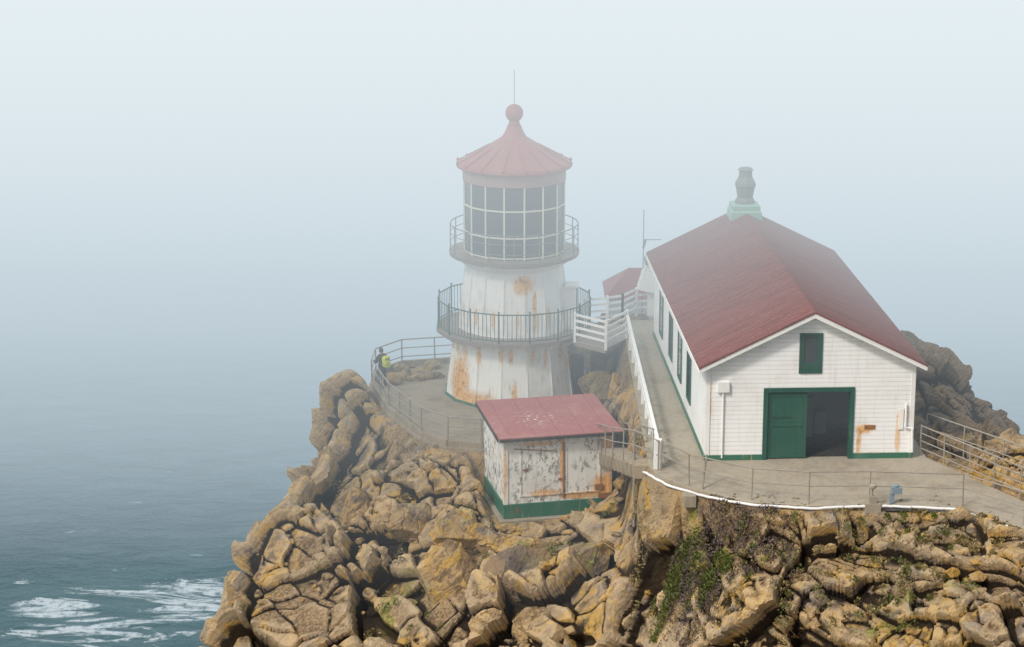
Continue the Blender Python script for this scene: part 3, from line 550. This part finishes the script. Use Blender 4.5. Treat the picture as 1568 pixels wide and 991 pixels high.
# ------------------------------------------------------------ person
def person():
    E=empty('person',(-5.9,100.3,-29.3),math.radians(132)); E.scale=(1.08,1.08,1.08)
    V=[];Ed=[];Rd=[]
    def a(p,r,par=None):
        V.append(p);Rd.append(r if isinstance(r,tuple) else (r,r)); i=len(V)-1
        if par is not None: Ed.append((par,i))
        return i
    pel=a((0,0,.95),(.16,.13)); wa=a((.01,0,1.10),(.165,.13),pel); ch=a((.03,0,1.30),(.19,.15),wa); sh_=a((.05,0,1.43),(.14,.11),ch); nk=a((.07,0,1.52),.058,sh_); hd=a((.09,0,1.58),.06,nk)
    for s in(-1,1):
        hp=a((0,.10*s,.90),(.11,.105),pel); kn=a((.03,.12*s,.50),.072,hp); an=a((-.01,.13*s,.10),.05,kn); to=a((.09,.14*s,.04),(.045,.03),an); a((.16,.145*s,.035),(.038,.025),to)
        so=a((.04,.20*s,1.42),.078,sh_); el=a((.10,.27*s,1.15),.062,so); wr=a((.32,.22*s,1.19),.036,el); pa=a((.40,.21*s,1.20),(.03,.02),wr)
        for k,(o_,l_) in enumerate(((-.03,.07),(-.011,.08),(.009,.075),(.028,.06))):
            f1=a((.44,.21*s+o_,1.205),.010,pa); f2=a((.44+l_*.55,.21*s+o_*1.2,1.195),.009,f1); a((.44+l_*.7,.21*s+o_*1.25,1.165),.008,f2)
        t1=a((.39,.21*s-.035*s,1.185),.011,pa); a((.425,.21*s-.055*s,1.175),.009,t1)
    me=bpy.data.meshes.new('body'); me.from_pydata(V,Ed,[]); ob=bpy.data.objects.new('tmp',me); scene.collection.objects.link(ob)
    ob.modifiers.new('s','SKIN'); 
    for i,d in enumerate(me.skin_vertices[0].data): d.radius=Rd[i]; d.use_root=(i==0)
    sb=ob.modifiers.new('ss','SUBSURF'); sb.levels=2
    dg=bpy.context.evaluated_depsgraph_get(); m2=bpy.data.meshes.new_from_object(ob.evaluated_get(dg)); bpy.data.objects.remove(ob)
    for k in('jacket','jeans','skin','shoe'): m2.materials.append(M[k])
    for p in m2.polygons:
        c=p.center; p.use_smooth=True
        p.material_index= 3 if c.z<.09 else 2 if (c.x>.33 or c.z>1.52) else 1 if c.z<.93 else 0
    b_=bpy.data.objects.new('body',m2); scene.collection.objects.link(b_); b_.parent=E
    mb=MB(); bm=bmesh.new(); bmesh.ops.create_icosphere(bm,subdivisions=4,radius=1); vs=[]
    for v in bm.verts:
        x,y,z=v.co; sx=.098;sy=.076;sz=.118
        if z<0: sy*=1+.28*z; sx*=1+.10*z
        p=Vector((x*sx,y*sy,z*sz))
        if x>.5: p.x+= .022*math.exp(-((y/.16)**2+((z+.12)/.22)**2)); p.x-=.008*math.exp(-(((abs(y)-.38)/.16)**2+((z-.05)/.13)**2)); p.x+=.006*math.exp(-((y/.3)**2+((z+.52)/.09)**2))
        if abs(y)>.8: p.y+= math.copysign(.014,y)*math.exp(-(((x+.05)/.2)**2+((z+.02)/.28)**2))
        vs.append(p+Vector((.10,0,1.635)))
    mb.add(vs,[tuple(v.index for v in f.verts) for f in bm.faces])
    for i,f in enumerate(bm.faces):
        c=f.calc_center_median()
        if (c.z>.35 or c.x<-.15) and not (abs(c.y)>.85 and c.z<.3 and c.x>-.3): mb.m[i]=1
    bm.free()
    for s in(-1,1): mb.lathe([(.0,1.634),(.012,1.645),(0,1.656)],8,.183,.03*s,1)
    mb.obj('head',['skin','hair'],E,smooth=True)
    bm=bmesh.new(); bmesh.ops.create_icosphere(bm,subdivisions=3,radius=1); mb=MB(); keep=[f for f in bm.faces if f.calc_center_median().x<.25 and f.calc_center_median().z>-.55 or f.calc_center_median().z>.5]
    mb.add([Vector((v.co.x*.115+.085,v.co.y*.092,v.co.z*.128+1.645)) for v in bm.verts],[tuple(v.index for v in f.verts) for f in keep]); bm.free(); mb.obj('hair',['hair'],E,smooth=True)
    mb=MB(); bm=bmesh.new(); bmesh.ops.create_cube(bm,size=1); bmesh.ops.subdivide_edges(bm,edges=bm.edges,cuts=5,use_grid_fill=True)
    vs=[]
    for v in bm.verts:
        p=v.co.copy(); l=(abs(p.x*2)**4+abs(p.y*2)**4+abs(p.z*2)**4)**.25; p=p/l*1.0 if l>0 else p
        vs.append(Vector((p.x*.24-.23-.03*(p.z<0),p.y*.34,p.z*.50+1.22)))
    mb.add(vs,[tuple(v.index for v in f.verts) for f in bm.faces]); bm.free()
    mb.box(-.39,-.33,-.11,.11,1.02,1.24); mb.box(-.365,-.355,-.13,.13,1.33,1.36,1)
    for s in(-1,1): mb.tube([(-.12,.10*s,1.40),(-.02,.12*s,1.50),(.12,.12*s,1.44),(.205,.12*s,1.30),(.15,.14*s,1.12),(-.1,.13*s,1.02)],.02,1)
    mb.obj('backpack',['pack_yellow','black'],E,smooth=False,bevel=.01)
person()
# ------------------------------------------------------------ sea
m,nt,b=newmat('sea_water'); P_=pos(nt)
w1=noise(nt,scalev(nt,P_,(.5,1.,1)),.22,5,.62,.4); w2=noise(nt,scalev(nt,P_,(.6,1.2,1)),.03,3,.5)
dd=nt.nodes.new('ShaderNodeVectorMath'); dd.operation='SUBTRACT'; nt.links.new(P_,dd.inputs[0]); dd.inputs[1].default_value=(-44,249,-100)
ll=nt.nodes.new('ShaderNodeVectorMath'); ll.operation='LENGTH'; nt.links.new(scalev(nt,dd.outputs[0],(1/36,1/24,1)),ll.inputs[0])
reg=ramp(nt,ll.outputs['Value'],1.3,.2)
fo=noise(nt,scalev(nt,P_,(.33,1.,1)),.17,8,.7,1.4)
th_=math_(nt,'SUBTRACT',.80,math_(nt,'MULTIPLY',reg,.305))
foam=ramp(nt,math_(nt,'SUBTRACT',fo,th_),.0,.07)
cap=ramp(nt,noise(nt,scalev(nt,P_,(.3,1.2,1)),.45,4,.6,.3),.68,.74)
foam=math_(nt,'MAXIMUM',math_(nt,'MULTIPLY',foam,ramp(nt,noise(nt,P_,.9,3,.7),.25,.55)),math_(nt,'MULTIPLY',cap,.5))
c=mix(nt,ramp(nt,w1,.35,.65),(.018,.083,.10),(.06,.145,.165)); c=mix(nt,ramp(nt,w2,.4,.65,0,.5),c,(.04,.12,.14))
c=mix(nt,math_(nt,'MULTIPLY',reg,.3),c,(.17,.30,.31)); c=mix(nt,foam,c,(.85,.88,.88))
setin(nt,b.inputs['Base Color'],c); setin(nt,b.inputs['Roughness'],mix(nt,foam,(.25,.25,.25),(.8,.8,.8)))
bump(nt,b,w1,.8,2.2)
M['sea']=m
mb=MB(); mb.add([(-4000,-500,-100),(4000,-500,-100),(4000,6000,-100),(-4000,6000,-100)],[(0,1,2,3)]); mb.obj('sea',['sea'])
# ------------------------------------------------------------ fog (homogeneous volumes; emission stands in for scattered light)
FG=empty('fog')
def fogbox(x0,x1,y0,y1,z0,z1,d,c):
    m=bpy.data.materials.new('fog_emissive'); m.use_nodes=True; nt=m.node_tree; nt.nodes.clear()
    o=nt.nodes.new('ShaderNodeOutputMaterial'); ab=nt.nodes.new('ShaderNodeVolumeAbsorption'); em=nt.nodes.new('ShaderNodeEmission'); ad=nt.nodes.new('ShaderNodeAddShader')
    ab.inputs[0].default_value=(0,0,0,1); ab.inputs[1].default_value=d; em.inputs[0].default_value=(*c,1); em.inputs[1].default_value=d  # fog emits its own light in place of scattered sky light
    nt.links.new(ab.outputs[0],ad.inputs[0]); nt.links.new(em.outputs[0],ad.inputs[1]); nt.links.new(ad.outputs[0],o.inputs['Volume'])
    M['fv']=m; mb=MB(); mb.box(x0,x1,y0,y1,z0,z1); ob=mb.obj('emissive_fog_layer',['fv'],FG); return ob
lay=[(60,-18.5,.029,(.79,.87,.905)),(-18.5,-22.5,.022,(.72,.80,.845)),(-22.5,-27,.012,(.64,.735,.79)),(-27,-32,.006,(.54,.645,.715))]  # lower layers glow darker and bluer, so the light falloff is in their colour
for z1,z0,d,c in lay: fogbox(-900,900,78,1500,z0+.005,z1-.005,d,c)
fogbox(-900,900,262.01,1500,-99.9,-32.005,.014,(.50,.61,.685))
# ------------------------------------------------------------ light
sd=Vector((-.50,-.52,.0)).normalized(); el=math.radians(46); s=Vector((sd.x*math.cos(el),sd.y*math.cos(el),math.sin(el)))
wd=bpy.data.worlds.new('World'); scene.world=wd; wd.use_nodes=True; nt=wd.node_tree; bg=nt.nodes['Background']
sk=nt.nodes.new('ShaderNodeTexSky'); sk.sky_type='NISHITA'; sk.sun_disc=False; sk.sun_elevation=el; sk.sun_rotation=math.atan2(s.x,s.y); sk.dust_density=5; sk.air_density=1.0
nt.links.new(sk.outputs[0],bg.inputs[0]); bg.inputs[1].default_value=.10
ld=bpy.data.lights.new('sun','SUN'); ld.energy=2.35; ld.angle=math.radians(8); ld.color=(1,.95,.87); lo=bpy.data.objects.new('sun',ld); scene.collection.objects.link(lo); lo.rotation_euler=(-s).to_track_quat('-Z','Y').to_euler()
cd=bpy.data.cameras.new('camera'); cd.sensor_width=36; cd.lens=80.36; cd.clip_start=.5; cd.clip_end=9000
co=bpy.data.objects.new('camera',cd); scene.collection.objects.link(co); co.location=(0,0,0); co.rotation_euler=(math.radians(90-14.66),0,0); scene.camera=co
